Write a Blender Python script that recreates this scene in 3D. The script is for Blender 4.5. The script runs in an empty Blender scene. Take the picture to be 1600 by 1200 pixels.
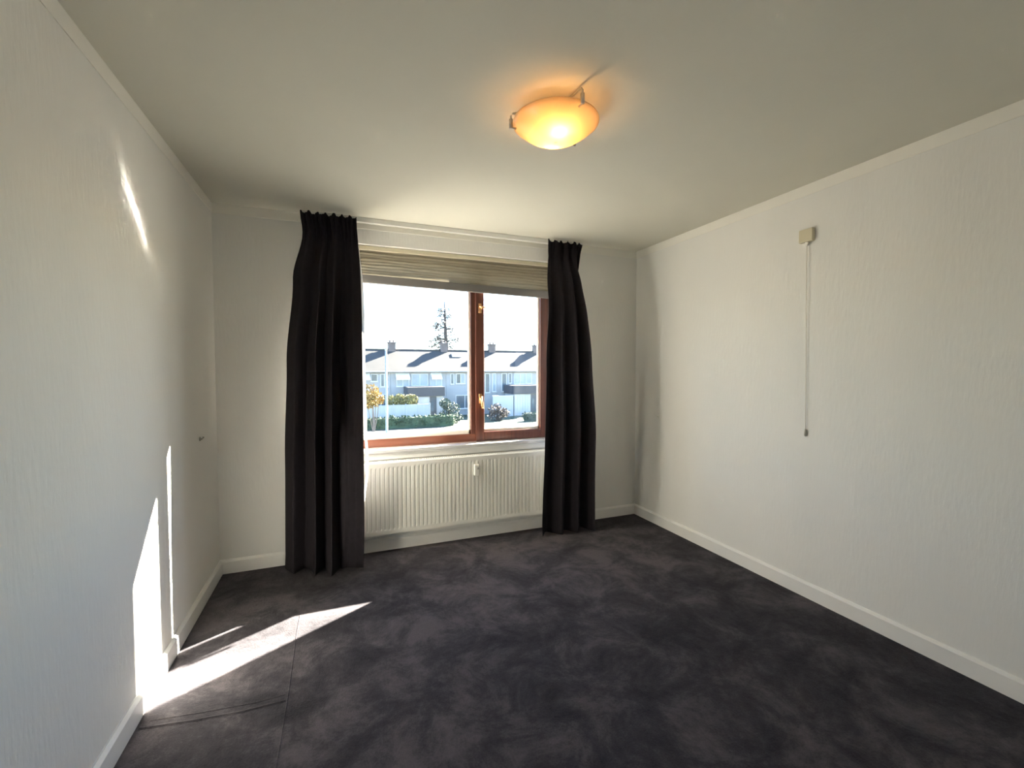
import bpy, bmesh, math, random
from mathutils import Vector, Matrix

# ------------------------------------------------------------------ camera, sky, sun, exposure
SC = bpy.context.scene
COL = SC.collection
W, H, YF = 3.549, 2.6, -4.25          # room width, height, y of the wall behind the camera

cam_d = bpy.data.cameras.new('camera')
cam = bpy.data.objects.new('camera', cam_d)
COL.objects.link(cam)
F_PX, YAW, PITCH, ROLL = 687.6, 0.3751, -0.0344, -0.0018
cam_d.sensor_width = 36.0
cam_d.lens = 36.0 * F_PX / 1600.0
cam_d.clip_start, cam_d.clip_end = 0.05, 600
fw = Vector((math.sin(YAW) * math.cos(PITCH), math.cos(YAW) * math.cos(PITCH), math.sin(PITCH)))
rt = Vector((math.cos(YAW), -math.sin(YAW), 0))
up = rt.cross(fw)
r2 = math.cos(ROLL) * rt + math.sin(ROLL) * up
u2 = -math.sin(ROLL) * rt + math.cos(ROLL) * up
M = Matrix((r2, u2, -fw)).transposed().to_4x4()
M.translation = Vector((0.8015, -3.6215, 1.4503))
cam.matrix_world = M
SC.camera = cam

SUN_DIR = Vector((1.0, 0.60, 0.645)).normalized()      # towards the sun
SUN_E = 245.0
SKY_S = 2.15
EXPOSURE = -0.60
world = bpy.data.worlds.new('sky')
SC.world = world
world.use_nodes = True
nt = world.node_tree
sky = nt.nodes.new('ShaderNodeTexSky')
sky.sky_type = 'NISHITA'
sky.sun_disc = False
sky.sun_elevation = math.asin(SUN_DIR.z)
sky.sun_rotation = math.atan2(SUN_DIR.x, SUN_DIR.y)
sky.air_density, sky.dust_density, sky.ozone_density = 1.0, 0.3, 4.0
nt.links.new(sky.outputs[0], nt.nodes['Background'].inputs[0])
nt.nodes['Background'].inputs[1].default_value = SKY_S

sun_d = bpy.data.lights.new('sun', 'SUN')
sun_d.energy = SUN_E
sun_d.angle = math.radians(0.55)
sun_d.color = (1.0, 0.905, 0.765)
sun = bpy.data.objects.new('sun', sun_d)
sun.rotation_euler = (-SUN_DIR).to_track_quat('-Z', 'Y').to_euler()
sun.location = (20, 14, 14)
COL.objects.link(sun)

SC.view_settings.view_transform = 'Standard'
SC.view_settings.look = 'None'
SC.view_settings.gamma = 1.0
SC.view_settings.use_curve_mapping = False
SC.view_settings.exposure = EXPOSURE
SC.cycles.use_denoising = True
SC.cycles.max_bounces = 16
SC.cycles.diffuse_bounces = 10
SC.cycles.glossy_bounces = 6
SC.cycles.transmission_bounces = 10
SC.cycles.transparent_max_bounces = 16
SC.cycles.blur_glossy = 0.0
SC.cycles.use_guiding = True
SC.cycles.use_surface_guiding = True
SC.cycles.sample_clamp_indirect = 0.0

# ------------------------------------------------------------------ materials
def new_mat(name):
    m = bpy.data.materials.new(name)
    m.use_nodes = True
    t = m.node_tree
    return m, t, t.nodes['Principled BSDF'], t.nodes['Material Output']

def mat(name, col, rough=0.6, metal=0.0, var=0.08, scale=6.0, bump=0.0, bscale=80.0, stretch=(1, 1, 1), spec=0.5, coat=0.0):
    """principled paint with a procedural noise in colour and relief"""
    m, t, b, o = new_mat(name)
    tc = t.nodes.new('ShaderNodeTexCoord')
    mp = t.nodes.new('ShaderNodeMapping')
    mp.inputs['Scale'].default_value = stretch
    t.links.new(tc.outputs['Object'], mp.inputs['Vector'])
    n = t.nodes.new('ShaderNodeTexNoise')
    n.inputs['Scale'].default_value = scale
    n.inputs['Detail'].default_value = 4
    t.links.new(mp.outputs['Vector'], n.inputs['Vector'])
    r = t.nodes.new('ShaderNodeValToRGB')
    r.color_ramp.elements[0].position, r.color_ramp.elements[1].position = 0.3, 0.7
    r.color_ramp.elements[0].color = tuple(c * (1 - var) for c in col) + (1,)
    r.color_ramp.elements[1].color = tuple(min(1, c * (1 + var)) for c in col) + (1,)
    t.links.new(n.outputs['Fac'], r.inputs['Fac'])
    t.links.new(r.outputs['Color'], b.inputs['Base Color'])
    b.inputs['Roughness'].default_value = rough
    b.inputs['Metallic'].default_value = metal
    b.inputs['Specular IOR Level'].default_value = spec
    b.inputs['Coat Weight'].default_value = coat
    if bump:
        n2 = t.nodes.new('ShaderNodeTexNoise')
        n2.inputs['Scale'].default_value = bscale
        n2.inputs['Detail'].default_value = 3
        t.links.new(mp.outputs['Vector'], n2.inputs['Vector'])
        bp = t.nodes.new('ShaderNodeBump')
        bp.inputs['Strength'].default_value = bump
        bp.inputs['Distance'].default_value = 0.004
        t.links.new(n2.outputs['Fac'], bp.inputs['Height'])
        t.links.new(bp.outputs['Normal'], b.inputs['Normal'])
    return m

M_WALL = mat('wallpaper', (0.80, 0.79, 0.755), 0.75, var=0.015, scale=3, bump=0.35, bscale=60, stretch=(1, 1, 0.22), spec=0.25)
M_STRIP = mat('plaster_strip', (0.84, 0.82, 0.76), 0.7, var=0.01, bump=0.1, bscale=50, spec=0.2)
M_CEIL = mat('ceiling_paint', (0.70, 0.68, 0.595), 0.85, var=0.015, scale=2, bump=0.15, bscale=45, spec=0.15)
M_GLOSSW = mat('white_gloss_paint', (0.83, 0.82, 0.79), 0.32, var=0.012, scale=4, spec=0.45)
M_SILL = mat('white_polished_sill', (0.60, 0.59, 0.57), 0.09, var=0.01, scale=4, spec=1.0, coat=1.0)
M_RAD = mat('radiator_enamel', (0.80, 0.79, 0.735), 0.4, var=0.012, scale=5)
M_WOOD = mat('varnished_hardwood', (0.10, 0.032, 0.018), 0.38, var=0.35, scale=9, bump=0.1, bscale=40, stretch=(1, 1, 1), spec=0.5)
M_WOODH = mat('varnished_hardwood_rail', (0.125, 0.038, 0.019), 0.36, var=0.35, scale=9, bump=0.1, bscale=40, stretch=(0.12, 4, 4))
M_WOODV = mat('varnished_hardwood_stile', (0.092, 0.029, 0.018), 0.36, var=0.35, scale=9, bump=0.1, bscale=40, stretch=(4, 4, 0.12))
M_CREAM = mat('cream_bead_paint', (0.82, 0.76, 0.66), 0.45, var=0.02)
M_BRASS = mat('aged_brass', (0.80, 0.48, 0.24), 0.3, metal=1.0, var=0.1, scale=30)
M_CHROME = mat('brushed_chrome', (0.62, 0.58, 0.53), 0.28, metal=1.0, var=0.05, scale=40)
M_PLAS = mat('cream_plastic', (0.66, 0.60, 0.44), 0.4, var=0.02)
M_PLASW = mat('white_plastic', (0.82, 0.80, 0.74), 0.4, var=0.02)
M_PLASG = mat('grey_plastic', (0.34, 0.33, 0.29), 0.4, var=0.03)
M_BOB = mat('grey_bob_plastic', (0.48, 0.46, 0.40), 0.4, var=0.03)
M_CORD = mat('cord_fibre', (0.74, 0.70, 0.62), 0.8, var=0.05, scale=200)
M_CURT = mat('black_curtain_cloth', (0.0185, 0.0150, 0.0190), 0.85, var=0.12, scale=30, bump=0.25, bscale=500, spec=0.25)
M_BAR = mat('blind_bottom_bar', (0.15, 0.14, 0.13), 0.5, var=0.04)

def mat_carpet():
    m, t, b, o = new_mat('charcoal_carpet')
    tc = t.nodes.new('ShaderNodeTexCoord')
    def noise(scale, detail, rough, dist=0.0, off=0.0):
        mp = t.nodes.new('ShaderNodeMapping'); mp.inputs['Location'].default_value = (off, off * 0.7, 0)
        t.links.new(tc.outputs['Object'], mp.inputs['Vector'])
        n = t.nodes.new('ShaderNodeTexNoise')
        n.inputs['Scale'].default_value = scale; n.inputs['Detail'].default_value = detail
        n.inputs['Roughness'].default_value = rough; n.inputs['Distortion'].default_value = dist
        t.links.new(mp.outputs['Vector'], n.inputs['Vector'])
        return n.outputs['Fac']
    def math_(op, a, bb):
        k = t.nodes.new('ShaderNodeMath'); k.operation = op
        for i, v in enumerate((a, bb)):
            if isinstance(v, (int, float)): k.inputs[i].default_value = v
            else: t.links.new(v, k.inputs[i])
        return k.outputs[0]
    big = noise(3.6, 9, 0.72, 0.4, 2.3)
    patch = noise(0.9, 3, 0.5, 0.2, 5.1)
    sml = noise(125, 3, 0.75)
    mid = noise(38, 2, 0.6)
    mr = t.nodes.new('ShaderNodeMapRange')
    mr.inputs['From Min'].default_value = 0.40; mr.inputs['From Max'].default_value = 0.60
    t.links.new(math_('ADD', math_('MULTIPLY', big, 0.72), math_('MULTIPLY', patch, 0.28)), mr.inputs['Value'])
    f = math_('ADD', math_('MULTIPLY', mr.outputs[0], 0.52), math_('ADD', math_('MULTIPLY', sml, 0.36), math_('MULTIPLY', mid, 0.14)))
    r = t.nodes.new('ShaderNodeValToRGB')
    e = r.color_ramp.elements
    e[0].position, e[0].color = 0.20, (0.020, 0.0180, 0.0225, 1)
    e[1].position, e[1].color = 0.85, (0.116, 0.101, 0.108, 1)
    k = e.new(0.5); k.color = (0.049, 0.0437, 0.051, 1)
    t.links.new(f, r.inputs['Fac'])
    t.links.new(r.outputs['Color'], b.inputs['Base Color'])
    b.inputs['Roughness'].default_value = 0.95
    b.inputs['Specular IOR Level'].default_value = 0.1
    b.inputs['Sheen Weight'].default_value = 0.05
    b.inputs['Sheen Roughness'].default_value = 0.5
    bp = t.nodes.new('ShaderNodeBump'); bp.inputs['Strength'].default_value = 0.7; bp.inputs['Distance'].default_value = 0.006
    t.links.new(math_('ADD', sml, math_('MULTIPLY', mid, 0.8)), bp.inputs['Height'])
    t.links.new(bp.outputs['Normal'], b.inputs['Normal'])
    return m
M_CARPET = mat_carpet()

def mat_glass(name='window_glass', tint=(0.93, 0.95, 0.95)):
    m = bpy.data.materials.new(name); m.use_nodes = True
    t = m.node_tree; t.nodes.clear()
    o = t.nodes.new('ShaderNodeOutputMaterial')
    tr = t.nodes.new('ShaderNodeBsdfTransparent'); tr.inputs[0].default_value = tint + (1,)
    gl = t.nodes.new('ShaderNodeBsdfGlossy'); gl.inputs['Roughness'].default_value = 0.01
    n = t.nodes.new('ShaderNodeTexNoise'); n.inputs['Scale'].default_value = 1.5
    lw = t.nodes.new('ShaderNodeLayerWeight'); lw.inputs[0].default_value = 0.5
    pw = t.nodes.new('ShaderNodeMath'); pw.operation = 'POWER'; pw.inputs[1].default_value = 5.0
    fr = t.nodes.new('ShaderNodeMath'); fr.operation = 'MULTIPLY_ADD'; fr.inputs[1].default_value = 0.9; fr.inputs[2].default_value = 0.035
    t.links.new(lw.outputs['Facing'], pw.inputs[0]); t.links.new(pw.outputs[0], fr.inputs[0])
    bp = t.nodes.new('ShaderNodeBump'); bp.inputs['Strength'].default_value = 0.02
    t.links.new(n.outputs['Fac'], bp.inputs['Height'])
    t.links.new(bp.outputs['Normal'], gl.inputs['Normal'])
    mx = t.nodes.new('ShaderNodeMixShader')
    t.links.new(fr.outputs[0], mx.inputs[0]); t.links.new(tr.outputs[0], mx.inputs[1]); t.links.new(gl.outputs[0], mx.inputs[2])
    t.links.new(mx.outputs[0], o.inputs[0])
    return m
M_GLASS = mat_glass()

def mat_translucent(name, col, trans, rough=0.8, stripe=False, gloss=0.0):
    """cloth or frosted glass that lets light through"""
    m = bpy.data.materials.new(name); m.use_nodes = True
    t = m.node_tree; t.nodes.clear()
    o = t.nodes.new('ShaderNodeOutputMaterial')
    tc = t.nodes.new('ShaderNodeTexCoord')
    mp = t.nodes.new('ShaderNodeMapping')
    mp.inputs['Scale'].default_value = (0.6, 1, 45) if stripe else (20, 20, 20)
    t.links.new(tc.outputs['Object'], mp.inputs['Vector'])
    n = t.nodes.new('ShaderNodeTexNoise'); n.inputs['Scale'].default_value = 3.0; n.inputs['Detail'].default_value = 3
    t.links.new(mp.outputs['Vector'], n.inputs['Vector'])
    r = t.nodes.new('ShaderNodeValToRGB')
    v = 0.16 if stripe else 0.03
    r.color_ramp.elements[0].color = tuple(c * (1 - v) for c in col) + (1,)
    r.color_ramp.elements[1].color = tuple(min(1, c * (1 + v)) for c in col) + (1,)
    t.links.new(n.outputs['Fac'], r.inputs['Fac'])
    d = t.nodes.new('ShaderNodeBsdfDiffuse'); tr = t.nodes.new('ShaderNodeBsdfTranslucent')
    t.links.new(r.outputs['Color'], d.inputs[0]); t.links.new(r.outputs['Color'], tr.inputs[0])
    mx = t.nodes.new('ShaderNodeMixShader'); mx.inputs[0].default_value = trans
    t.links.new(d.outputs[0], mx.inputs[1]); t.links.new(tr.outputs[0], mx.inputs[2])
    last = mx
    if gloss:
        g = t.nodes.new('ShaderNodeBsdfGlossy'); g.inputs['Roughness'].default_value = 0.25
        m2 = t.nodes.new('ShaderNodeMixShader'); m2.inputs[0].default_value = gloss
        t.links.new(mx.outputs[0], m2.inputs[1]); t.links.new(g.outputs[0], m2.inputs[2]); last = m2
    t.links.new(last.outputs[0], o.inputs[0])
    return m
M_LINING = mat_translucent('white_lining', (0.88, 0.87, 0.86), 0.15)
M_BLIND = mat_translucent('beige_blind_cloth', (0.30, 0.265, 0.20), 0.09, stripe=True)
M_SHADE = mat_translucent('frosted_amber_glass', (0.94, 0.78, 0.56), 0.80, gloss=0.05)

def mat_emit(name, col, s):
    m, t, b, o = new_mat(name)
    b.inputs['Base Color'].default_value = (0.9, 0.85, 0.7, 1)
    b.inputs['Emission Color'].default_value = col + (1,)
    b.inputs['Emission Strength'].default_value = s
    return m
M_BULB = mat_emit('warm_filament', (1.0, 0.60, 0.27), 165.0)

# ------------------------------------------------------------------ mesh helpers
def add_box(bm, x0, x1, y0, y1, z0, z1, bev=0.0, seg=2):
    r = bmesh.ops.create_cube(bm, size=1.0)
    vs = r['verts']
    for v in vs:
        v.co = Vector(((x0 + x1) / 2 + v.co.x * (x1 - x0), (y0 + y1) / 2 + v.co.y * (y1 - y0), (z0 + z1) / 2 + v.co.z * (z1 - z0)))
    if bev:
        es = list({e for v in vs for e in v.link_edges})
        bmesh.ops.bevel(bm, geom=es, offset=bev, segments=seg, affect='EDGES', profile=0.5)
    return bm

def add_tube(bm, pts, rad, n=8, cap=True):
    pts = [Vector(p) for p in pts]
    rads = rad if isinstance(rad, (list, tuple)) else [rad] * len(pts)
    rings = []
    for i, p in enumerate(pts):
        a = pts[max(i - 1, 0)]; b = pts[min(i + 1, len(pts) - 1)]
        d = (b - a).normalized()
        ref = Vector((0, 0, 1)) if abs(d.z) < 0.9 else Vector((1, 0, 0))
        s = d.cross(ref).normalized(); q = s.cross(d)
        rings.append([bm.verts.new(p + (s * math.cos(2 * math.pi * k / n) + q * math.sin(2 * math.pi * k / n)) * rads[i]) for k in range(n)])
    for a, b in zip(rings, rings[1:]):
        for k in range(n):
            bm.faces.new((a[k], a[(k + 1) % n], b[(k + 1) % n], b[k]))
    if cap:
        bm.faces.new(list(reversed(rings[0]))); bm.faces.new(rings[-1])
    return bm

def add_lathe(bm, prof, n=48, axis='Z', centre=(0, 0, 0)):
    """prof: list of (radius, height)"""
    c = Vector(centre); rings = []
    for r, h in prof:
        ring = []
        for k in range(n):
            a = 2 * math.pi * k / n
            if axis == 'Z': v = Vector((r * math.cos(a), r * math.sin(a), h))
            elif axis == 'X': v = Vector((h, r * math.cos(a), r * math.sin(a)))
            else: v = Vector((r * math.cos(a), h, r * math.sin(a)))
            ring.append(bm.verts.new(c + v))
        rings.append(ring)
    for a, b in zip(rings, rings[1:]):
        for k in range(n):
            bm.faces.new((a[k], a[(k + 1) % n], b[(k + 1) % n], b[k]))
    return bm

def add_prism(bm, poly, axis, a0, a1):
    """extrude a 2D polygon along an axis: axis 'X' -> poly is (y,z); 'Y' -> (x,z); 'Z' -> (x,y)"""
    def P(u, v, a):
        return (a, u, v) if axis == 'X' else (u, a, v) if axis == 'Y' else (u, v, a)
    A = [bm.verts.new(P(u, v, a0)) for u, v in poly]
    B = [bm.verts.new(P(u, v, a1)) for u, v in poly]
    n = len(poly)
    for k in range(n):
        bm.faces.new((A[k], A[(k + 1) % n], B[(k + 1) % n], B[k]))
    bm.faces.new(A); bm.faces.new(list(reversed(B)))
    return bm

def obj(name, bm, m, parent=None, smooth=False, angle=None):
    bmesh.ops.recalc_face_normals(bm, faces=bm.faces)
    me = bpy.data.meshes.new(name)
    bm.to_mesh(me); bm.free()
    me.materials.append(m)
    if smooth:
        for p in me.polygons: p.use_smooth = True
    o = bpy.data.objects.new(name, me)
    COL.objects.link(o)
    if parent is not None: o.parent = parent
    return o

def part(name, bm, m, parent, smooth=False, label=None):
    """bm is in world coordinates; the part keeps them under its thing (whose Empty may stand elsewhere)"""
    o = obj(name, bm, m, parent, smooth)
    loc = Vector((0, 0, 0)); p = parent
    while p is not None:
        loc += p.location; p = p.parent
    o.location = -loc
    if label: o['label'] = label
    return o

def thing(name, label, cat, loc, group=None):
    o = bpy.data.objects.new(name, None)
    o.empty_display_size = 0.1
    o.location = loc
    COL.objects.link(o)
    return tag(o, label, cat, group)

def tag(o, label, cat, group=None):
    o['label'] = label; o['category'] = cat
    if group: o['group'] = group
    return o

def struct(name, bm, m, label=None, parent=None, smooth=False):
    o = obj(name, bm, m, parent, smooth)
    if parent is None: o['kind'] = 'structure'
    if label: o['label'] = label
    return o

def boxes(*bs, bev=0.0):
    bm = bmesh.new()
    for b in bs: add_box(bm, *b, bev=bev)
    return bm

# ------------------------------------------------------------------ room shell
T = 0.17
OX0, OX1, OZ0, OZ1 = 0.86, 2.64, 0.792, 2.42          # the window opening
struct('floor', boxes((-T, W + T, YF - T, 0.0, -0.15, 0.0)), M_CARPET, 'charcoal cut-pile carpet with brushed lighter patches')
struct('ceiling', boxes((-T, W + T, YF - T, T, H, H + 0.15)), M_CEIL, 'plain off white ceiling')
struct('wall_left', boxes((-T, 0, YF - T, T, -0.15, H)), M_WALL, 'white papered wall left of the window, with sun patches')
struct('wall_right', boxes((W, W + T, YF - T, T, -0.15, H)), M_WALL, 'cream lit papered wall right of the window')
struct('wall_front', boxes((0, W, YF - T, YF, -0.15, H)), M_WALL, 'white papered wall behind the camera')
def wall_with_hole(x0, x1, z0, z1, hx0, hx1, hz0, hz1, y0, y1):
    bm = bmesh.new()
    rings = []
    for y in (y0, y1):
        rings.append(([bm.verts.new((x, y, z)) for x, z in ((x0, z0), (x1, z0), (x1, z1), (x0, z1))],
                      [bm.verts.new((x, y, z)) for x, z in ((hx0, hz0), (hx1, hz0), (hx1, hz1), (hx0, hz1))]))
    (a, b), (c, d) = rings
    for k in range(4):
        j = (k + 1) % 4
        for q in ((a[k], a[j], b[j], b[k]), (c[k], c[j], d[j], d[k]), (a[k], a[j], c[j], c[k]), (b[k], b[j], d[j], d[k])):
            bm.faces.new(q)
    return bm
struct('wall_back', wall_with_hole(0, W, -0.15, H, OX0, OX1, OZ0, OZ1, 0, T),
       M_WALL, 'white papered wall around the window')

# seams pressed into the carpet: narrow ridges of pile, each its own strip lying in the floor
def seam(pts, wdt, hgt):
    bm = bmesh.new()
    for a, b in zip(pts, pts[1:]):
        a, b = Vector((*a, 0)), Vector((*b, 0))
        n = (b - a).cross(Vector((0, 0, 1))).normalized() * wdt
        A = [bm.verts.new(q) for q in (a - n - Vector((0, 0, .004)), a + Vector((0, 0, hgt)), a + n - Vector((0, 0, .004)))]
        B = [bm.verts.new(q) for q in (b - n - Vector((0, 0, .004)), b + Vector((0, 0, hgt)), b + n - Vector((0, 0, .004)))]
        bm.faces.new((A[0], A[1], B[1], B[0])); bm.faces.new((A[1], A[2], B[2], B[1]))
    return bm
FLOOR = bpy.data.objects['floor']
for pts, w, h in (([(0.572, -0.45), (0.566, -1.0), (0.572, -1.5), (0.562, -2.6)], 0.007, 0.002),
                  ([(0.03, -1.46), (0.2, -1.489), (0.40, -1.512), (0.565, -1.51)], 0.018, 0.004),
                  ([(0.05, -1.425), (0.25, -1.455), (0.45, -1.475), (0.56, -1.468)], 0.014, 0.0022)):
    struct('seam', seam(pts, w, h), M_CARPET, 'raised seam in the carpet', FLOOR)

# skirting boards: profile with a chamfered top
SK_H, SK_T = 0.098, 0.018
def skirt_poly(s=1):
    return [(0, 0), (-SK_T * s, 0), (-SK_T * s, SK_H - 0.014), (-0.006 * s, SK_H), (0, SK_H)]
bm = bmesh.new(); add_prism(bm, [(y, z) for y, z in skirt_poly()], 'X', 0.0, W)
struct('baseboard_back', bm, M_GLOSSW, 'white skirting board under the window')
bm = bmesh.new(); add_prism(bm, [(-y, z) for y, z in skirt_poly()], 'Y', YF, -SK_T)
struct('baseboard_left', bm, M_GLOSSW, 'white skirting board along the left wall')
bm = bmesh.new(); add_prism(bm, [(W + y, z) for y, z in skirt_poly()], 'Y', YF, -SK_T)
struct('baseboard_right', bm, M_GLOSSW, 'white skirting board along the right wall')
bm = bmesh.new(); add_prism(bm, [(YF - y, z) for y, z in skirt_poly()], 'X', SK_T, W - SK_T)
struct('baseboard_front', bm, M_GLOSSW, 'white skirting board behind the camera')
# painted plaster strip above the wallpaper
ST = 0.068
struct('trim_1', boxes((0, 0.004, YF, 0, H - ST, H), bev=0.0015), M_STRIP, 'smooth painted strip over the left wallpaper')
struct('trim_2', boxes((W - 0.004, W, YF, 0, H - ST, H), bev=0.0015), M_STRIP, 'smooth painted strip over the right wallpaper')
struct('trim_3', boxes((0.004, W - 0.004, -0.004, 0, H - ST, H), bev=0.0015), M_STRIP, 'smooth painted strip above the window')

# ------------------------------------------------------------------ window
win = bpy.data.objects.new('window_1', None); COL.objects.link(win)
win.location = (1.66, 0.12, 0.80); win['kind'] = 'structure'
win['label'] = 'brown hardwood window with a fixed pane and a casement'
FY0, FY1 = 0.088, 0.158
MX0, MX1 = 1.880, 1.931               # fixed mullion
part('frame_rail', boxes((OX0, OX1, FY0 + .01, FY1, OZ0, 0.877), bev=0.004), M_WOODH, win)
part('frame_rail', boxes((OX0, OX1, FY0 + .01, FY1, 2.34, OZ1), bev=0.004), M_WOODH, win)
part('frame_jamb', boxes((OX0, OX0 + 0.075, FY0 + .01, FY1, 0.877, 2.34), bev=0.004), M_WOODV, win)
part('frame_jamb', boxes((OX1 - 0.055, OX1, FY0 + .01, FY1, 0.877, 2.34), bev=0.004), M_WOODV, win)
part('mullion', boxes((MX0, MX1, FY0 + .01, FY1, 0.877, 2.34), bev=0.004), M_WOODV, win)
# cream glazing beads round the fixed pane
bx0, bx1, bz0, bz1, bw = OX0 + 0.075, MX0, 0.877, 2.34, 0.018
bead = boxes((bx0, bx1, FY0 + 0.038, FY0 + 0.073, bz0, bz0 + 0.036), (bx0, bx1, FY0 + 0.038, FY0 + 0.073, bz1 - bw, bz1),
             (bx0, bx0 + bw, FY0 + 0.038, FY0 + 0.073, bz0, bz1), (bx1 - bw * .7, bx1, FY0 + 0.038, FY0 + 0.073, bz0, bz1))
part('glazing_bead', bead, M_CREAM, win, label='cream glazing bead of the fixed pane')
part('pane', boxes((bx0, bx1, FY0 + 0.055, FY0 + 0.060, bz0, bz1)), M_GLASS, win, label='large fixed pane')
# the casement on the right
sash = part('casement', boxes((MX1 - 0.012, MX1 + 0.062, FY0 - .008, FY0 + 0.055, 0.815, 2.36),
                              (2.542, 2.605, FY0 - .008, FY0 + 0.055, 0.815, 2.36),
                              (MX1 + 0.062, 2.542, FY0 - .008, FY0 + 0.055, 0.815, 0.893),
                              (MX1 + 0.062, 2.542, FY0 - .008, FY0 + 0.055, 2.28, 2.36), bev=0.003), M_WOODV, win)
sx0, sx1, sz0, sz1 = MX1 + 0.062, 2.542, 0.893, 2.28
bead = boxes((sx0, sx1, FY0 + 0.025, FY0 + 0.055, sz0, sz0 + 0.022), (sx0, sx1, FY0 + 0.025, FY0 + 0.055, sz1 - .015, sz1),
             (sx0, sx0 + .014, FY0 + 0.025, FY0 + 0.055, sz0, sz1), (sx1 - .012, sx1, FY0 + 0.025, FY0 + 0.055, sz0, sz1))
part('glazing_bead', bead, M_CREAM, sash)
part('pane', boxes((sx0, sx1, FY0 + 0.038, FY0 + 0.043, sz0, sz1)), M_GLASS, sash)
def window_handle(z, lever):
    bm = bmesh.new()
    x = MX1 + 0.028
    yf = FY0 - 0.008
    add_box(bm, x - 0.013, x + 0.013, yf - 0.006, yf, z - 0.042, z + 0.042, bev=0.002)
    add_tube(bm, [(x, yf - 0.004, z + .01), (x, yf - 0.03, z + .01)], 0.008, 10)
    if lever > 0:
        add_tube(bm, [(x, yf - 0.030, z + .018), (x + .004, yf - 0.034, z - .03), (x + 0.012, yf - 0.036, z - lever)], [0.009, 0.010, 0.012], 10)
    else:
        add_tube(bm, [(x - .012, yf - 0.028, z + .012), (x + 0.05, yf - 0.03, z + .004)], [0.007, 0.008], 10)
    return bm
part('handle', window_handle(1.19, 0.085), M_BRASS, win, smooth=True, label='brass turn handle, lever hanging down')
part('handle', window_handle(1.98, -1), M_BRASS, win, smooth=True, label='small brass catch near the top')
# the sill: a polished white board that stands slightly proud of the wall
part('window_sill', boxes((OX0 - 0.0, OX1 + 0.0, -0.0, FY0 + 0.02, OZ0 - 0.005, OZ0 + 0.02), (OX0 - 0.06, OX1 + 0.06, -0.040, 0.0, OZ0 - 0.005, OZ0 + 0.02), bev=0.003), M_SILL, win,
     label='white polished window sill')
part('sill_skirt', boxes((OX0 - 0.06, OX1 + 0.06, -0.016, 0, OZ0 - 0.062, OZ0 - 0.005), bev=0.002), M_GLOSSW, win)

# ------------------------------------------------------------------ blind in the window recess
bl = thing('pleated_blind', 'beige pleated blind drawn up under the lintel of the window', 'blind', (1.66, 0.05, 2.14))
bx0, bx1 = OX0 + 0.012, OX1 - 0.012
bm = boxes((bx0, bx1, 0.028, 0.068, 2.384, 2.415), bev=0.003)
part('head_rail', bm, M_PLAS, bl)
n_pl = 9
bm = bmesh.new()
z_top, z_bot = 2.384, 2.180
prof = []
for i in range(n_pl * 2 + 1):
    z = z_top + (z_bot - z_top) * i / (n_pl * 2)
    prof.append((0.034 + (0.019 if i % 2 else 0.012) * (1.0 if i % 4 < 2 else 0.85), z))
prev = None
for y, z in prof:
    row = [bm.verts.new((bx0 + (bx1 - bx0) * k / 24, y + 0.0015 * math.sin(k * 1.7 + z * 90), z + 0.002 * math.sin(k * 0.9 + z * 40) - 0.034 * (k / 24) * (z_top - z) / (z_top - z_bot))) for k in range(25)]
    if prev:
        for k in range(24): bm.faces.new((prev[k], prev[k + 1], row[k + 1], row[k]))
    prev = row
part('pleated_cloth', bm, M_BLIND, bl)
bm = boxes((bx0, bx1, 0.030, 0.066, 2.130, 2.194), bev=0.004)
for v in bm.verts: v.co.z -= 0.034 * (v.co.x - bx0) / (bx1 - bx0)       # the blind hangs a little askew
part('bottom_bar', bm, M_BAR, bl, label='darker bottom bar')

# ------------------------------------------------------------------ curtain rail and curtains
rail = thing('curtain_rail', 'white curtain rail screwed to the ceiling in front of the window', 'curtain rail', (1.77, -0.085, 2.56))
part('profile', boxes((0.56, 2.90, -0.072, -0.042, 2.562, 2.5985), bev=0.003), M_GLOSSW, rail)
part('slot', boxes((0.57, 2.89, -0.062, -0.052, 2.5605, 2.5625)), M_PLASW, rail)
for x in (0.62, 1.2, 1.85, 2.45, 2.84):
    part('bracket', boxes((x - 0.012, x + 0.012, -0.075, -0.039, 2.596, 2.60)), M_PLASW, rail)

def smooth(a, b, x):
    t = max(0.0, min(1.0, (x - a) / (b - a)))
    return t * t * (3 - 2 * t)
def lerp_table(tab, z):
    """tab: [(z, value)...] from the floor up"""
    if z <= tab[0][0]: return tab[0][1]
    for (z0, a), (z1, b) in zip(tab, tab[1:]):
        if z <= z1:
            t = (z - z0) / (z1 - z0); t = t * t * (3 - 2 * t)
            return a + (b - a) * t
    return tab[-1][1]

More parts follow.
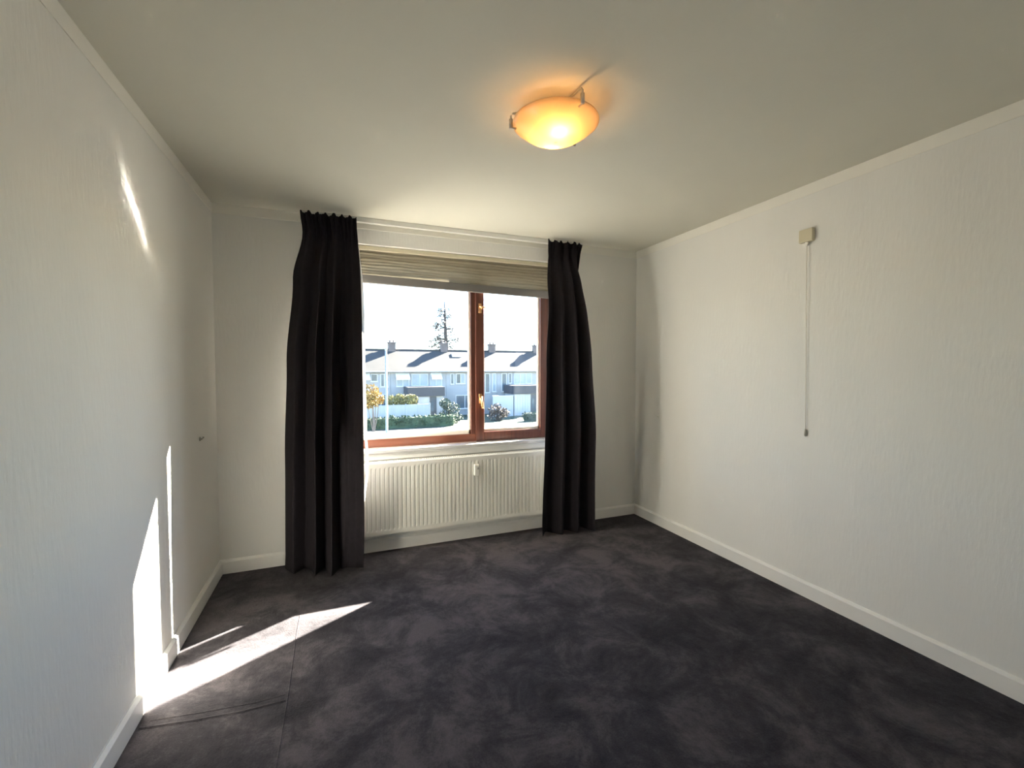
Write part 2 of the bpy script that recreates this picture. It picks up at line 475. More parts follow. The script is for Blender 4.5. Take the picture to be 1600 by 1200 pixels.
def curtain_mesh(c, off=0.0, u0=0.0, u1=1.0, nu=150, nv=56, ext=None, ztop=2.575, zbot=0.006, ruffle=True):
    bm = bmesh.new(); rows = []
    rnd = random.Random(c['seed'])
    ph = [rnd.uniform(0, 6.28) for _ in range(6)]
    for j in range(nv + 1):
        f = j / nv
        z = zbot + (ztop - zbot) * f
        xl, xr = lerp_table(c['xl'], z), lerp_table(c['xr'], z)
        top = smooth(2.30, 2.50, z)
        A = lerp_table(c['amp'], z)
        row = []
        for i in range(nu + 1):
            u = u0 + (u1 - u0) * i / nu
            uu = max(0.0, min(1.0, u))
            du = u - uu
            # uneven folds: warp u a little
            w = uu + 0.028 * math.sin(2 * math.pi * uu * 1.0 + ph[0]) + 0.014 * math.sin(2 * math.pi * uu * 2 + ph[1] + 0.5 * z)
            th = 2 * math.pi * c['n'] * w + c['ph']
            cy = math.cos(th + 0.10 * math.sin(z * 1.3 + ph[2]))
            yb = lerp_table(c['y0'], z) * (1 - uu) ** 1.5 + lerp_table(c['y1'], z) * (1 - (1 - uu) ** 1.5)
            y = yb - A * (1 - 0.25 * math.sin(uu * 7 + ph[3])) * cy
            x = xl + (xr - xl) * u - 0.07 * A * math.sin(2 * th) * (1 - top)
            if 'edge' in c:
                wgt = smooth(0.66, 0.77, uu)
                yb2 = lerp_table(c['back'], z)
                y = (1 - wgt) * y + wgt * (yb2 + (lerp_table(c['edge'], z) - yb2) * smooth(0.76, 1.02, uu) ** 0.8)
            if 'tail' in c:      # the outer edge hangs back against the wall
                wgt = smooth(0.76, 1.0, uu) * (1 - top)
                y = (1 - wgt) * y + wgt * c['tail']
            # gathered heading
            if ruffle:
                th2 = 2 * math.pi * c['n'] * 3.0 * uu + ph[4]
                y += top * (0.010 * math.sin(th2) + 0.006 * math.sin(th2 * 1.7 + z * 30))
                band = math.exp(-((z - 2.50) / 0.012) ** 2)
                y += 0.008 * band
                zz = z + (0.010 * math.sin(th2 * 0.5 + 1) + 0.006 * math.sin(th2)) * smooth(2.53, 2.575, z)
            else:
                zz = z
            hem = smooth(0.10, 0.0, z)
            x += 0.006 * hem * math.sin(th * 1.3)
            y += off
            if ext: x += ext(z) * smooth(0.86, 1.0, u); 
            row.append(bm.verts.new((x, y, zz)))
        rows.append(row)
    for a, b in zip(rows, rows[1:]):
        for k in range(nu): bm.faces.new((a[k], a[k + 1], b[k + 1], b[k]))
    return bm

CL = dict(seed=4, n=4.6, ph=2.2,
          xl=[(0, 0.425), (0.8, 0.432), (1.5, 0.455), (2.1, 0.505), (2.45, 0.575), (2.575, 0.56)],
          xr=[(0, 0.958), (0.6, 0.962), (1.5, 0.962), (2.1, 0.962), (2.575, 0.94)],
          y0=[(0, -0.13), (1.0, -0.10), (2.3, -0.085), (2.575, -0.115)],
          y1=[(0, -0.31), (1.0, -0.25), (2.0, -0.15), (2.575, -0.118)],
          back=[(0, -0.24), (0.5, -0.33), (0.92, -0.32), (1.15, -0.11), (2.3, -0.085), (2.575, -0.115)],
          edge=[(0, -0.285), (0.35, -0.364), (1.1, -0.368), (1.75, -0.34), (2.3, -0.18), (2.575, -0.12)],
          amp=[(0, 0.066), (0.6, 0.060), (1.6, 0.046), (2.35, 0.022), (2.6, 0.012)])
CR = dict(tail=-0.040, seed=9, n=3.6, ph=0.6,
          xl=[(0, 2.415), (0.8, 2.425), (1.5, 2.44), (2.1, 2.475), (2.575, 2.525)],
          xr=[(0, 3.045), (0.8, 3.005), (1.5, 2.965), (2.2, 2.89), (2.45, 2.845), (2.575, 2.865)],
          y0=[(0, -0.20), (1.0, -0.235), (1.9, -0.215), (2.575, -0.112)],
          y1=[(0, -0.215), (1.0, -0.285), (1.9, -0.25), (2.575, -0.112)],
          amp=[(0, 0.062), (0.6, 0.058), (1.6, 0.050), (2.35, 0.022), (2.6, 0.010)])
def lining_mesh(c, gap, u0, u1, ztop, zbot, ext):
    nu, nv = 150, 50
    bm = curtain_mesh(c, u0=u0, u1=u1, nu=nu, nv=nv, ztop=ztop, zbot=zbot, ruffle=False)
    bm.verts.ensure_lookup_table()
    bm.verts.index_update()
    P = [v.co.copy() for v in bm.verts]
    at = lambda j, i: P[max(0, min(nv, j)) * (nu + 1) + max(0, min(nu, i))]
    for j in range(nv + 1):
        for i in range(nu + 1):
            n = (at(j, i + 2) - at(j, i - 2)).cross(at(j + 1, i) - at(j - 1, i)).normalized()
            v = bm.verts[j * (nu + 1) + i]
            v.co = P[j * (nu + 1) + i] - n * gap
            if ext: v.co.x += ext(v.co.z) * smooth(0.86, 1.0, u0 + (u1 - u0) * i / nu)
    if ext:      # the lining stops short low down: only its edge hangs beyond the black cloth
        bm.verts.ensure_lookup_table()
        cut = [f for f in bm.faces if f.calc_center_median().z < 0.98 and min(v.index for v in f.verts) % (nu + 1) < 0.955 * nu]
        bmesh.ops.delete(bm, geom=cut, context='FACES')
    return bm
def solidify(o, t):
    md = o.modifiers.new('thickness', 'SOLIDIFY'); md.thickness = t; md.offset = 0
def make_curtain(c, label, loc, ext=None, u0=0.04, u1=1.0, zb=0.05):
    t = thing('curtain', label, 'curtain', loc, 'black curtains at the window')
    o = part('drape', curtain_mesh(c), M_CURT, t, smooth=True); solidify(o, 0.003)
    l = part('lining', lining_mesh(c, 0.007, u0, u1, 2.36, zb, ext), M_LINING, t, smooth=True, label='white lining')
    # heading tape with hooks up to the rail
    for k in range(6):
        x = c['xl'][-1][1] + 0.03 + (c['xr'][-1][1] - c['xl'][-1][1] - 0.06) * k / 5
        bm = bmesh.new()
        add_tube(bm, [(x, -0.10, 2.535), (x, -0.065, 2.548), (x, -0.057, 2.557)], 0.002, 6)
        part('hook', bm, M_PLASW, t)
    return t
def ext_left(z):
    # the lining shows beyond the black cloth as a white edge that tapers out low down
    return lerp_table([(0.0, -0.035), (0.46, -0.012), (0.55, 0.010), (0.72, 0.030), (0.86, 0.030), (1.0, 0.020), (1.4, 0.014), (2.0, 0.014), (2.3, 0.004), (2.5, -0.01)], z)
make_curtain(CL, 'black full length curtain left of the window, white lining edge showing', (0.69, -0.2, 0), ext_left, 0.04, 1.0, 0.47)
make_curtain(CR, 'black full length curtain right of the window, near the brown casement', (2.71, -0.19, 0), None, 0.04, 0.95)

# ------------------------------------------------------------------ radiator under the sill
RX0, RX1, RZ0, RZ1, RY = 0.86, 2.66, 0.155, 0.722, -0.092
rd = thing('radiator', 'white panel radiator with vertical ribs under the window sill', 'radiator', (1.73, -0.06, RZ0))
bm = bmesh.new()
pitch = 0.0333
n = int((RX1 - RX0 - 0.05) / pitch)
xs = []
x = RX0 + 0.025
prof = [(RX0, 0.0)]
for k in range(n):
    prof += [(x, 0.0), (x + pitch * 0.16, 0.0065), (x + pitch * 0.34, 0.0065), (x + pitch * 0.5, 0.0)]
    x += pitch
prof.append((RX1, 0.0))
zs = [(RZ0, 0.0), (RZ0 + 0.03, 0.0), (RZ0 + 0.045, 1.0), (RZ1 - 0.052, 1.0), (RZ1 - 0.037, 0.0), (RZ1 - 0.006, 0.0), (RZ1, -0.7)]
rows = []
for z, a in zs:
    rows.append([bm.verts.new((px, RY + (d * max(a, 0)) + (0.008 if a < 0 else 0), z)) for px, d in prof])
for a, b in zip(rows, rows[1:]):
    for k in range(len(prof) - 1): bm.faces.new((a[k], a[k + 1], b[k + 1], b[k]))
o = part('front_panel', bm, M_RAD, rd); solidify(o, 0.0015)
part('side_panel', boxes((RX0 - 0.002, RX0 + 0.003, RY, -0.022, RZ0, RZ1), bev=0.001), M_RAD, rd)
part('side_panel', boxes((RX1 - 0.003, RX1 + 0.002, RY, -0.022, RZ0, RZ1), bev=0.001), M_RAD, rd)
bm = boxes((RX0, RX1, RY + 0.006, RY + 0.016, RZ1 - 0.003, RZ1 + 0.001), (RX0, RX1, -0.034, -0.022, RZ1 - 0.003, RZ1 + 0.001))
k = RX0 + 0.01
while k < RX1 - 0.01:
    add_box(bm, k, k + 0.009, RY + 0.016, -0.034, RZ1 - 0.003, RZ1)
    k += 0.0185
part('top_grille', bm, M_RAD, rd)
part('rear_panel', boxes((RX0 + 0.02, RX1 - 0.02, -0.034, -0.024, RZ0 + 0.02, RZ1 - 0.02), bev=0.002), M_RAD, rd)
bm = bmesh.new(); add_tube(bm, [(RX1 + 0.0, -0.055, RZ0 + 0.05), (RX1 + 0.06, -0.055, RZ0 + 0.05), (RX1 + 0.075, -0.055, RZ0 + 0.035), (RX1 + 0.075, -0.055, 0.0)], 0.008, 10)
part('pipe', bm, M_GLOSSW, rd, smooth=True)
for k in (RX0 + 0.25, RX1 - 0.25):
    part('bracket', boxes((k - 0.012, k + 0.012, -0.030, -0.001, RZ0 + 0.05, RZ1 - 0.05)), M_RAD, rd)
# heat meter clipped on the radiator
hx, hz = 1.866, 0.605
hm = thing('heat_meter', 'small white heat meter clipped on the ribbed radiator front', 'meter', (hx, RY, hz))
part('case', boxes((hx - 0.021, hx + 0.021, RY - 0.030, RY - 0.001, hz - 0.048, hz + 0.048), bev=0.005), M_PLASW, hm)
part('display', boxes((hx + 0.001, hx + 0.016, RY - 0.0315, RY - 0.0295, hz + 0.006, hz + 0.026), bev=0.0008), M_PLASG, hm, label='small grey display')
part('seal', boxes((hx - 0.005, hx + 0.005, RY - 0.012, RY - 0.001, hz - 0.062, hz - 0.048), bev=0.002), M_PLASW, hm)

# ------------------------------------------------------------------ ceiling lamp
LX, LY = 1.712, -1.842
LR, LZ = 0.186, 2.537
lp = thing('ceiling_lamp', 'round frosted amber glass ceiling lamp, switched on, with metal clips', 'lamp', (LX, LY, H))
bm = bmesh.new(); add_lathe(bm, [(0.001, 2.582), (0.055, 2.582), (0.062, 2.588), (0.062, 2.5995), (0.001, 2.5995)], 40, centre=(LX, LY, 0))
part('ceiling_plate', bm, M_PLASW, lp, smooth=True)
bm = bmesh.new()
prof = []
for k in range(15):
    a = k / 14
    r = max(0.002, LR * a)
    prof.append((r, LZ - 0.080 * (1 - a ** 2.3)))
prof.append((LR + 0.004, LZ + 0.001))
add_lathe(bm, prof, 72, centre=(LX, LY, 0))
o = part('glass_shade', bm, M_SHADE, lp, smooth=True); solidify(o, 0.004)
bm = bmesh.new(); add_lathe(bm, [(0.001, 2.527), (0.098, 2.527), (0.101, 2.530), (0.098, 2.533), (0.02, 2.534), (0.02, 2.5825), (0.001, 2.5825)], 40, centre=(LX, LY, 0))  # unseen pan, added to curb the ceiling halo and throw light down
part('added_baffle_pan', bm, M_PLASW, lp, smooth=True, label='unseen white pan added to curb the ceiling glow, carries the bulb holders')
for k, a in enumerate((math.radians(-84), math.radians(36), math.radians(156))):
    a0 = a
    cx, cy = math.cos(a0), math.sin(a0)
    bm = bmesh.new()
    p = lambda r, z: (LX + cx * r, LY + cy * r, z)
    add_tube(bm, [p(0.06, 2.592), p(LR + 0.004, 2.585), p(LR + 0.012, 2.575), p(LR + 0.012, 2.522), p(LR - 0.012, 2.520)], 0.0045, 8)
    add_tube(bm, [p(LR + 0.012, 2.560), p(LR + 0.012, 2.520)], 0.0085, 10)
    part('clip', bm, M_CHROME, lp, smooth=True)
for (dx, dy) in ((-0.014, -0.058), (0.014, 0.058)):
    bm = bmesh.new()
    add_lathe(bm, [(0.001, 2.473), (0.012, 2.476), (0.016, 2.483), (0.016, 2.494), (0.010, 2.508), (0.009, 2.514), (0.001, 2.515)], 20, centre=(LX + dx, LY + dy, 0))
    part('bulb', bm, M_BULB, lp, smooth=True, label='glowing bulb')
    bm = bmesh.new(); add_lathe(bm, [(0.001, 2.512), (0.012, 2.512), (0.012, 2.5275), (0.001, 2.5275)], 16, centre=(LX + dx, LY + dy, 0))
    part('bulb_holder', bm, M_PLASW, lp, smooth=True)

# ------------------------------------------------------------------ pull cord switch on the right wall, hooks on both walls
ps = thing('pull_cord_switch', 'cream pull cord switch high on the right wall, cord hanging down', 'switch', (W, -1.71, 2.2))
part('case', boxes((W - 0.028, W, -1.754, -1.668, 2.238, 2.318), bev=0.004), M_PLAS, ps)
bm = bmesh.new(); add_lathe(bm, [(0.001, 2.238), (0.011, 2.238), (0.010, 2.226), (0.006, 2.214), (0.001, 2.212)], 16, centre=(W - 0.015, -1.714, 0))
part('spout', bm, M_PLASW, ps, smooth=True)
bm = bmesh.new(); add_tube(bm, [(W - 0.015, -1.714, 2.214), (W - 0.014, -1.716, 1.9), (W - 0.010, -1.720, 1.5), (W - 0.009, -1.724, 1.06)], 0.0019, 6)
part('cord', bm, M_CORD, ps, smooth=True)
bm = bmesh.new(); add_lathe(bm, [(0.0005, 1.068), (0.004, 1.066), (0.007, 1.04), (0.0075, 1.03), (0.005, 1.022), (0.0005, 1.021)], 14, centre=(W - 0.009, -1.724, 0))
part('bob', bm, M_BOB, ps, smooth=True, label='darker bob at the end of the cord')

def hook(x, y, z, s, m, label):
    t = thing('tieback_hook', label, 'hook', (x, y, z))
    bm = bmesh.new(); add_lathe(bm, [(0.0005, 0), (0.013, 0), (0.012, 0.004), (0.006, 0.006)], 18, axis='X', centre=(0, 0, 0))
    for v in bm.verts: v.co = Vector((x + s * v.co.x, y + v.co.y, z + v.co.z))
    part('base', bm, m, t, smooth=True)
    bm = bmesh.new(); add_tube(bm, [(x + s * 0.004, y, z), (x + s * 0.013, y, z), (x + s * 0.018, y, z + 0.005), (x + s * 0.019, y, z + 0.013)], [0.0045, 0.0045, 0.005, 0.0055], 10)
    part('arm', bm, m, t, smooth=True)
hook(0.0, -0.409, 1.022, 1, M_PLASG, 'small grey tieback hook on the shaded end of the left wall')
hook(W, -0.335, 1.008, -1, M_PLASW, 'small white tieback hook on the shaded end of the right wall')

# ================================================================== outside
GZ = -3.95
M_PAVE = mat('pale_paving', (0.11, 0.106, 0.095), 0.9, var=0.12, scale=0.4, bump=0.2, bscale=8)
M_GRASS = mat('lawn', (0.06, 0.075, 0.045), 0.95, var=0.35, scale=0.8, bump=0.6, bscale=20)
M_HEDGE = mat('hedge_leaf', (0.045, 0.075, 0.04), 0.8, var=0.4, scale=1.5)
M_AUT = mat('autumn_leaf', (0.26, 0.17, 0.045), 0.8, var=0.45, scale=1.2)
M_LIME = mat('yellow_green_leaf', (0.22, 0.20, 0.08), 0.8, var=0.3, scale=1.2)
M_DUSK = mat('brown_leaf', (0.085, 0.068, 0.06), 0.8, var=0.35, scale=1.2)
M_GREYG = mat('grey_green_leaf', (0.06, 0.08, 0.06), 0.8, var=0.35, scale=1.2)
M_BARK = mat('bark', (0.16, 0.13, 0.11), 0.9, var=0.3, scale=3)
M_DARKBARK = mat('dark_wet_bark', (0.05, 0.043, 0.04), 0.9, var=0.2, scale=3)
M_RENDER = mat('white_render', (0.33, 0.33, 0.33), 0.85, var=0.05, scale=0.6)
M_TILE = mat('grey_brown_roof_tile', (0.044, 0.041, 0.038), 0.8, var=0.14, scale=1.1, bump=0.6, bscale=3.2, stretch=(1, 1, 1))
M_BRICK = mat('chimney_brick', (0.13, 0.11, 0.105), 0.9, var=0.2, scale=4)
M_FASC = mat('dark_fascia_board', (0.05, 0.05, 0.058), 0.6, var=0.1, scale=2)
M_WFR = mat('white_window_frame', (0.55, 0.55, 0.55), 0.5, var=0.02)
M_PANE = mat('reflecting_dark_pane', (0.10, 0.13, 0.15), 0.08, var=0.3, scale=0.7)
M_NETP = mat('pane_with_net_curtain', (0.30, 0.34, 0.36), 0.25, var=0.12, scale=1.5)
M_DOOR = mat('dark_door', (0.06, 0.065, 0.075), 0.5, var=0.1)
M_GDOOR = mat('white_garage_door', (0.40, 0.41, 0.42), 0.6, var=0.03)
M_AWN = mat('white_awning_cloth', (0.85, 0.84, 0.80), 0.8, var=0.03)
M_POST = mat('galvanised_post', (0.30, 0.31, 0.31), 0.5, var=0.06, scale=2)
M_FENCE = mat('pale_fence_panel', (0.38, 0.39, 0.40), 0.8, var=0.06, scale=1.5, stretch=(6, 1, 0.4))

struct('ground', boxes((-60, 110, 0.8, 36.6, GZ - 0.3, GZ)), M_PAVE, 'pale paved street in front of the houses')
struct('lawn', boxes((-60, 110, 36.6, 140, GZ - 0.3, GZ + 0.02)), M_GRASS, 'dark grass of the front gardens')

# ---- terraced houses
FYH, PIT = 46.4, 6.2
EAVE, RIDGE, RUN = 1.30, 3.74, 3.6
X_OF = lambda k: 6.12 + PIT * k
OFF = 0.52
def window_unit(parent, x0, x1, z0, z1, y, panes=1, m=None, sill=True):
    fr = bmesh.new(); f = 0.07
    add_box(fr, x0, x1, y - 0.05, y + 0.02, z0, z0 + f); add_box(fr, x0, x1, y - 0.05, y + 0.02, z1 - f, z1)
    xs = [x0 + (x1 - x0) * i / panes for i in range(panes + 1)]
    for i, x in enumerate(xs):
        a = x if i == 0 else x - f / 2; b = x + f if i == 0 else x + f / 2
        if i == panes: a, b = x - f, x
        add_box(fr, a, b, y - 0.05, y + 0.02, z0 + f, z1 - f)
    if sill: add_box(fr, x0 - 0.06, x1 + 0.06, y - 0.12, y, z0 - 0.06, z0)
    w = part('window', fr, M_WFR, parent)
    for i in range(panes):
        mm = (m[i % len(m)] if isinstance(m, (list, tuple)) else m) or M_PANE
        part('pane', boxes((xs[i] + f * 0.5, xs[i + 1] - f * 0.5, y - 0.015, y - 0.002, z0 + f * 0.5, z1 - f * 0.5)), mm, w)
    return w

def awning(parent, x0, x1, y, z):
    bm = bmesh.new()
    add_prism(bm, [(y, z), (y - 0.75, z - 0.55), (y - 0.75, z - 0.72), (y - 0.72, z - 0.72), (y - 0.70, z - 0.57), (y, z - 0.05)], 'X', x0, x1)
    return part('awning', bm, M_AWN, parent, label='white awning')

def house(k, label, upper, lower, skylight=None):
    x0, x1 = X_OF(k), X_OF(k + 1)
    t = thing('terraced_house', label, 'house', ((x0 + x1) / 2, FYH, GZ), 'terrace across the street')
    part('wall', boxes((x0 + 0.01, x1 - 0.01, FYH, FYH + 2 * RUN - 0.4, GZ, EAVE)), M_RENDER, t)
    # pitched roof slabs front and rear
    bm = bmesh.new(); ov = 0.45; sl = 0.655
    yr = FYH + RUN - 0.2
    add_prism(bm, [(FYH - ov, RIDGE - (yr - FYH + ov) * sl), (yr, RIDGE), (2 * yr - FYH + ov, RIDGE - (yr - FYH + ov) * sl),
                   (2 * yr - FYH + ov, RIDGE - (yr - FYH + ov) * sl - 0.16), (yr, RIDGE - 0.16), (FYH - ov, RIDGE - (yr - FYH + ov) * sl - 0.16)], 'X', x0, x1)
    part('roof', bm, M_TILE, t)
    bm = bmesh.new(); ze = RIDGE - (yr - FYH + ov) * sl
    add_tube(bm, [(x0, FYH - ov - 0.03, ze - 0.06), (x1, FYH - ov - 0.03, ze - 0.06)], 0.075, 8)
    part('gutter', bm, M_POST, t)
    bm = bmesh.new(); add_tube(bm, [(x0, yr, RIDGE - 0.01), (x1, yr, RIDGE - 0.01)], 0.10, 8)
    part('ridge', bm, M_TILE, t)
    for (a, b, z0, z1, p, m) in upper + lower:
        window_unit(t, x0 + a + OFF, min(x0 + b + OFF, x1 - 0.08), z0, z1, FYH, p, m)
    # chimney on the left party wall of each house
    cx = x0 + OFF
    ch = part('chimney', boxes((cx - 0.42, cx + 0.42, yr - 0.35, yr + 0.35, RIDGE - 0.6, RIDGE + 0.82), (cx - 0.50, cx + 0.50, yr - 0.43, yr + 0.43, RIDGE + 0.72, RIDGE + 0.86)), M_BRICK, t)
    for dx in (-0.2, 0.2):
        bm = bmesh.new(); add_lathe(bm, [(0.10, RIDGE + 0.85), (0.11, RIDGE + 1.1), (0.08, RIDGE + 1.12), (0.001, RIDGE + 1.12)], 12, centre=(cx + dx, yr, 0))
        part('chimney_pot', bm, M_BRICK, ch)
    if skylight:
        a, b, s0, s1 = skylight
        bm = bmesh.new()
        zz = lambda y: RIDGE - (yr - y) * sl
        for (p0, p1) in ((s0, s1),):
            ya, yb = FYH + p0, FYH + p1
            add_prism(bm, [(ya, zz(ya) - 0.02), (ya, zz(ya) + 0.10), (yb, zz(yb) + 0.10), (yb, zz(yb) - 0.02)], 'X', x0 + OFF + a, x0 + OFF + b)
        s = part('roof_window', bm, M_WFR, t)
        bm = bmesh.new()
        add_prism(bm, [(ya + .1, zz(ya + .1) + 0.08), (ya + .1, zz(ya + .1) + 0.12), (yb - .1, zz(yb - .1) + 0.12), (yb - .1, zz(yb - .1) + 0.08)], 'X', x0 + OFF + a + 0.08, x0 + OFF + b - 0.08)
        part('pane', bm, M_NETP, s)
    return t

def porch(k, garage, label):
    x0 = X_OF(k) + OFF
    t = thing('porch', label, 'porch', (x0 + 4, FYH - 3.5, GZ), 'flat roofed porches')
    g0, g1 = x0 + garage[0], x0 + garage[1]
    gy = FYH - 3.6
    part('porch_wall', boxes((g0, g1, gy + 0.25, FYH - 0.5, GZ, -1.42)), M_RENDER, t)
    part('fascia', boxes((g0 - 0.15, g1 + 0.15, gy - 0.1, FYH - 0.5, -1.42, -0.45), bev=0.02), M_FASC, t, label='dark flat porch fascia')
    d0, d1 = x0 + garage[2], x0 + garage[3]
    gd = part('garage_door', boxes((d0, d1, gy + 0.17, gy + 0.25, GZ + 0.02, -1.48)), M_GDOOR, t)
    nb = 6
    for q in range(nb):
        a = d0 + (d1 - d0) * q / nb
        part('board', boxes((a + 0.012, a + (d1 - d0) / nb - 0.012, gy + 0.145, gy + 0.172, GZ + 0.08, -1.54)), M_GDOOR, gd)
    e0, e1 = x0 + garage[4], x0 + garage[5]
    dr = part('door', boxes((e0, e1, gy + 0.18, gy + 0.26, GZ + 0.02, -1.48)), M_DOOR, t, label='dark front door')
    part('door_light', boxes((e0 + 0.12, e0 + 0.35, gy + 0.165, gy + 0.185, GZ + 0.9, -2.0)), M_PANE, dr)
    return t
UZ0, UZ1 = -0.42, 0.92
N, D = M_NETP, M_PANE
house(-2, 'pale terraced house behind the left curtain, first of the row', [(0.6, 2.6, UZ0, UZ1, 2, [N, D]), (3.2, 5.2, UZ0, UZ1, 2, N)], [(0.8, 3.4, -3.2, -1.5, 2, N)])
h = house(-1, 'pale terraced house behind the lamp post, left of the first chimney seen', [(0.3, 1.9, UZ0, UZ1, 2, [D, N]), (3.6, 4.3, 0.1, UZ1, 1, D), (4.6, 5.4, -0.5, UZ1, 2, [D, N])], [(0.4, 2.4, -3.2, -1.4, 2, N), (3.0, 5.3, -3.1, -1.3, 2, D)])
awning(h, X_OF(-1) + OFF + 2.2, X_OF(-1) + OFF + 3.5, FYH, 1.0)
h = house(0, 'pale terraced house with a wide dark porch, between the two left chimneys', [(0.1, 1.5, -0.5, UZ1, 2, N), (1.75, 3.6, -0.45, UZ1, 2, N), (3.85, 5.2, -0.5, UZ1, 2, N)], [(0.1, 0.7, -3.2, -1.4, 1, N)])
awning(h, X_OF(0) + OFF + 0.0, X_OF(0) + OFF + 1.5, FYH, 1.0)
awning(h, X_OF(0) + OFF + 3.9, X_OF(0) + OFF + 5.1, FYH, 1.0)
house(1, 'white terraced house with a bright roof window, behind the window mullion', [(0.0, 0.4, UZ0 + 0.1, UZ1, 1, D), (0.65, 1.75, UZ0 + 0.15, UZ1, 2, [D, N]), (4.2, 4.8, -1.4, UZ1, 1, D), (5.1, 5.6, -1.3, UZ1, 1, N)], [(0.6, 2.8, -3.2, -1.6, 2, D)], (0.75, 1.9, 2.1, 2.7))
house(2, 'pale terraced house with dark porch, seen through the right pane', [(0.1, 0.75, -1.3, UZ1, 1, D), (1.0, 1.4, -0.3, UZ1, 1, D), (1.7, 4.1, -0.4, UZ1, 3, N)], [(4.2, 5.2, -3.2, -1.7, 1, N)])
house(3, 'pale terraced house behind the right curtain, last of the row', [(0.5, 2.2, UZ0, UZ1, 2, N), (3.0, 5.0, UZ0, UZ1, 2, [N, D])], [(0.6, 3.0, -3.2, -1.5, 2, D)])
porch(0, (0.95, 4.55, 1.9, 3.05, 3.15, 3.85), 'dark flat roofed porch with white garage door, seen through the left pane')
porch(2, (0.35, 3.6, 0.4, 2.4, 2.5, 3.2), 'dark flat roofed porch with white garage door, seen through the right pane')

# ---- plants
def leaf_cloud(bm, c, rad, n, size, rnd):
    for _ in range(n):
        while True:
            v = Vector((rnd.uniform(-1, 1), rnd.uniform(-1, 1), rnd.uniform(-1, 1)))
            if 0.25 < v.length < 1: break
        p = Vector(c) + Vector((v.x * rad[0], v.y * rad[1], v.z * rad[2]))
        a = Vector((rnd.gauss(0, 1), rnd.gauss(0, 1), rnd.gauss(0, 1))).normalized()
        b = a.cross(Vector((rnd.gauss(0, 1), rnd.gauss(0, 1), rnd.gauss(0, 1)))).normalized()
        s = size * rnd.uniform(0.6, 1.3)
        q = [p - a * s, p + b * s * 0.5, p + a * s, p - b * s * 0.5]
        bm.faces.new([bm.verts.new(x) for x in q])
def shrub(name, label, cat, x, y, z0, blobs, m, size=0.14, n=420, seed=1, stems=5):
    rnd = random.Random(seed)
    t = thing(name, label, cat, (x, y, z0))
    bm = bmesh.new()
    for (dx, dy, dz, rx, ry, rz) in blobs: leaf_cloud(bm, (x + dx, y + dy, z0 + dz), (rx, ry, rz), n, size, rnd)
    part('foliage', bm, m, t)
    bm = bmesh.new()
    for k in range(stems):
        dx, dy, dz, rx, ry, rz = blobs[k % len(blobs)]
        e = Vector((x + dx + rnd.uniform(-.4, .4) * rx, y + dy, z0 + dz + 0.3 * rz))
        b0 = Vector((x + rnd.uniform(-.15, .15), y, z0))
        add_tube(bm, [b0, b0.lerp(e, 0.5) + Vector((rnd.uniform(-.1, .1), 0, 0.1)), e], [0.05, 0.035, 0.015], 6)
    part('stem', bm, M_BARK, t)
    return t
shrub('autumn_tree', 'small yellow and orange autumn tree left of the lamp post', 'tree', 3.55, 36.0, GZ, [(-0.25, 0, 3.4, 0.75, 0.7, 0.75), (0.2, 0, 2.8, 0.75, 0.7, 0.65), (-0.45, 0, 2.5, 0.6, 0.6, 0.5)], M_AUT, 0.12, 420, 3)
shrub('flowering_hedge', 'yellow green garden hedge topping the pale fence beside the lamp post', 'hedge', 7.2, 41.8, GZ, [(-1.5, 0, 2.2, 0.7, 0.5, 0.55), (-0.6, 0, 2.35, 0.7, 0.5, 0.6), (0.4, 0, 2.3, 0.8, 0.5, 0.55), (-0.9, 0, 1.7, 1.2, 0.5, 0.5), (0.2, 0, 1.7, 1.0, 0.5, 0.5)], M_LIME, 0.12, 420, 5)
shrub('garden_shrub', 'loose grey green shrub under the dark porch, beside the dark door', 'shrub', 11.2, 39.4, GZ, [(-0.6, 0, 2.0, 0.6, 0.6, 0.5), (0.1, 0, 1.5, 0.9, 0.7, 0.6), (-0.4, 0, 0.8, 0.9, 0.7, 0.6), (0.5, 0, 0.5, 0.8, 0.7, 0.5)], M_GREYG, 0.13, 260, 7)
shrub('garden_shrub', 'brownish shrub low behind the right pane, beside the mullion', 'shrub', 16.3, 39.6, GZ, [(-0.3, 0, 1.2, 0.8, 0.7, 0.6), (0.5, 0, 0.8, 0.8, 0.7, 0.5), (-0.2, 0, 0.5, 1.0, 0.7, 0.5)], M_DUSK, 0.13, 300, 11)
def box_hedge(label, x0, x1, y0, y1, z1, m, seed):
    rnd = random.Random(seed)
    t = thing('box_hedge', label, 'hedge', ((x0 + x1) / 2, y0, GZ))
    bm = bmesh.new()
    nn = int((x1 - x0) / 0.5)
    for k in range(nn):
        cx = x0 + (k + 0.5) * (x1 - x0) / nn
        leaf_cloud(bm, (cx, (y0 + y1) / 2, (GZ + z1) / 2 + rnd.uniform(-.04, .04)), (0.42, (y1 - y0) / 2, (z1 - GZ) / 2 + 0.08), 170, 0.13, rnd)
    f = part('foliage', bm, m, t)
    part('core', boxes((x0 + .1, x1 - .1, y0 + .15, y1 - .15, GZ, z1 - 0.15), bev=0.05), m, t)
box_hedge('low dark green hedge along the street, behind the lamp post foot', 0.5, 11.0, 37.0, 37.8, -2.85, M_HEDGE, 21)
box_hedge('low hedge in front of the white garage, seen in the right pane', 18.4, 25.0, 37.4, 38.2, -3.0, M_GREYG, 22)

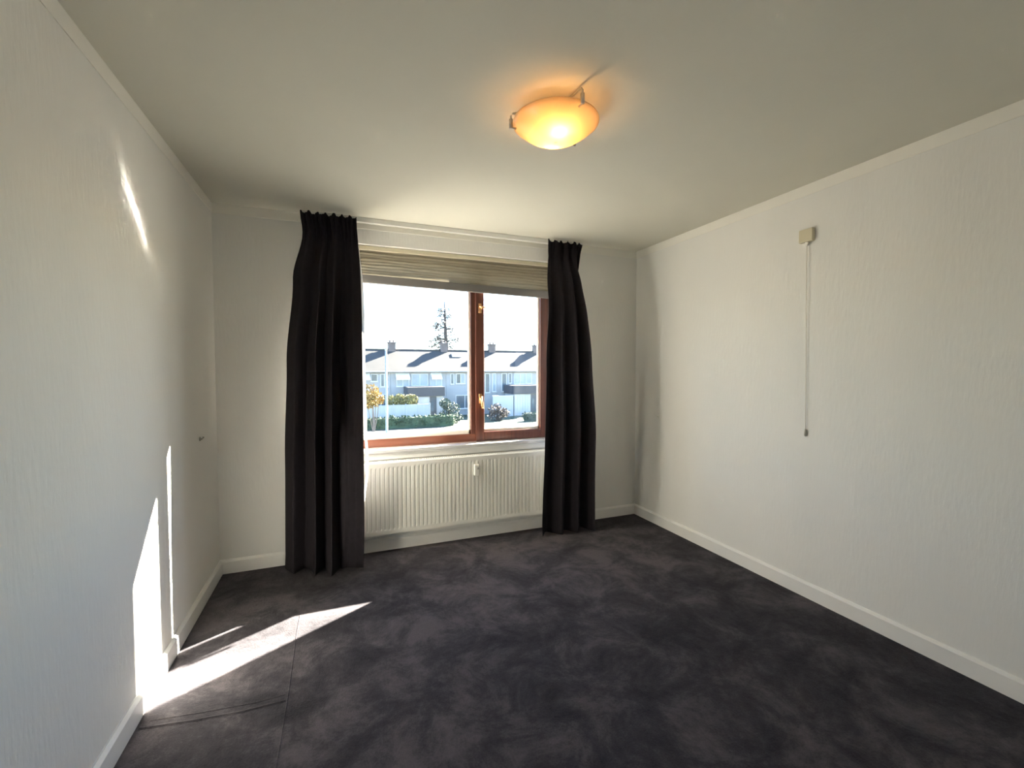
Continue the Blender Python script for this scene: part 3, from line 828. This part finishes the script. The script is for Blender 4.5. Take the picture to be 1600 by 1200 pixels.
# pale garden fence of panels
fc = thing('garden_fence', 'pale garden fence of upright panels behind the low dark hedge', 'fence', (5.2, 41.0, GZ))
fx0, fx1, nfp = 1.0, 9.4, 7
for k in range(nfp):
    a = fx0 + (fx1 - fx0) * k / nfp; b = fx0 + (fx1 - fx0) * (k + 1) / nfp
    part('panel', boxes((a + 0.05, b - 0.05, 41.0, 41.05, GZ + 0.05, -2.1), bev=0.008), M_FENCE, fc)
    part('post', boxes((a - 0.05, a + 0.05, 40.98, 41.08, GZ, -2.02), bev=0.01), M_FENCE, fc)
part('post', boxes((fx1 - 0.05, fx1 + 0.05, 40.98, 41.08, GZ, -2.02), bev=0.01), M_FENCE, fc)

# white garden wall left of the right porch
gw = thing('garden_wall', 'white rendered garden wall beside the porch in the right pane', 'wall', (18.1, 42.9, GZ))
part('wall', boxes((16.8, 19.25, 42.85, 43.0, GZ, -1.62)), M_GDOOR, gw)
part('coping', boxes((16.76, 19.29, 42.8, 43.05, -1.62, -1.55), bev=0.01), M_WFR, gw)

# bare tree behind the roofs
rnd = random.Random(31)
tx, ty = 15.9, 61.0
tr = thing('bare_tree', 'tall thin bare tree rising behind the roofs', 'tree', (tx, ty, GZ))
bm = bmesh.new()
add_tube(bm, [(tx - .1, ty, GZ), (tx - .05, ty, 3), (tx - 0.25, ty, 7), (tx - 0.35, ty, 11.4)], [0.42, 0.34, 0.24, 0.08], 10)
part('trunk', bm, M_DARKBARK, tr, smooth=True)
bm = bmesh.new(); lf = bmesh.new()
for k in range(52):
    z = rnd.uniform(3.6, 10.5); s = -1 if rnd.random() < 0.68 else 1
    L = rnd.uniform(0.8, 2.6) * (1.1 - (z - 3.6) / 11)
    p0 = Vector((tx - 0.15, ty, z)); p1 = p0 + Vector((s * L * .55, rnd.uniform(-.5, .5), L * .12)); p2 = p0 + Vector((s * L, rnd.uniform(-.8, .8), -L * rnd.uniform(-.1, .25)))
    add_tube(bm, [p0, p1, p2], [0.095, 0.065, 0.03], 6)
    for q in range(4):
        c = p1.lerp(p2, rnd.random()); e = c + Vector((rnd.uniform(-.5, .5), rnd.uniform(-.4, .4), -rnd.uniform(.2, .8)))
        add_tube(bm, [c, e], [0.05, 0.025], 5)
    if s < 0 and rnd.random() < .75: leaf_cloud(lf, p2, (.5, .4, .4), 34, .13, rnd)
part('branches', bm, M_DARKBARK, tr)
part('last_leaves', lf, M_DUSK, tr)

# street lamp post
px, py = 2.86, 17.6
sp = thing('street_lamp', 'thin pale street lamp post standing before the houses', 'street lamp', (px, py, GZ))
bm = bmesh.new(); add_tube(bm, [(px, py, GZ), (px, py, GZ + 1.0), (px, py, GZ + 1.05), (px, py, 2.32)], [0.085, 0.085, 0.06, 0.045], 14)
part('post', bm, M_POST, sp, smooth=True)
bm = bmesh.new(); add_lathe(bm, [(0.001, 2.44), (0.05, 2.43), (0.062, 2.40), (0.05, 2.31), (0.001, 2.30)], 14, centre=(px, py, 0))
part('lamp_head', bm, M_POST, sp, smooth=True)
part('access_door', boxes((px - 0.04, px + 0.04, py - 0.092, py - 0.07, GZ + 0.35, GZ + 0.8)), M_POST, sp)
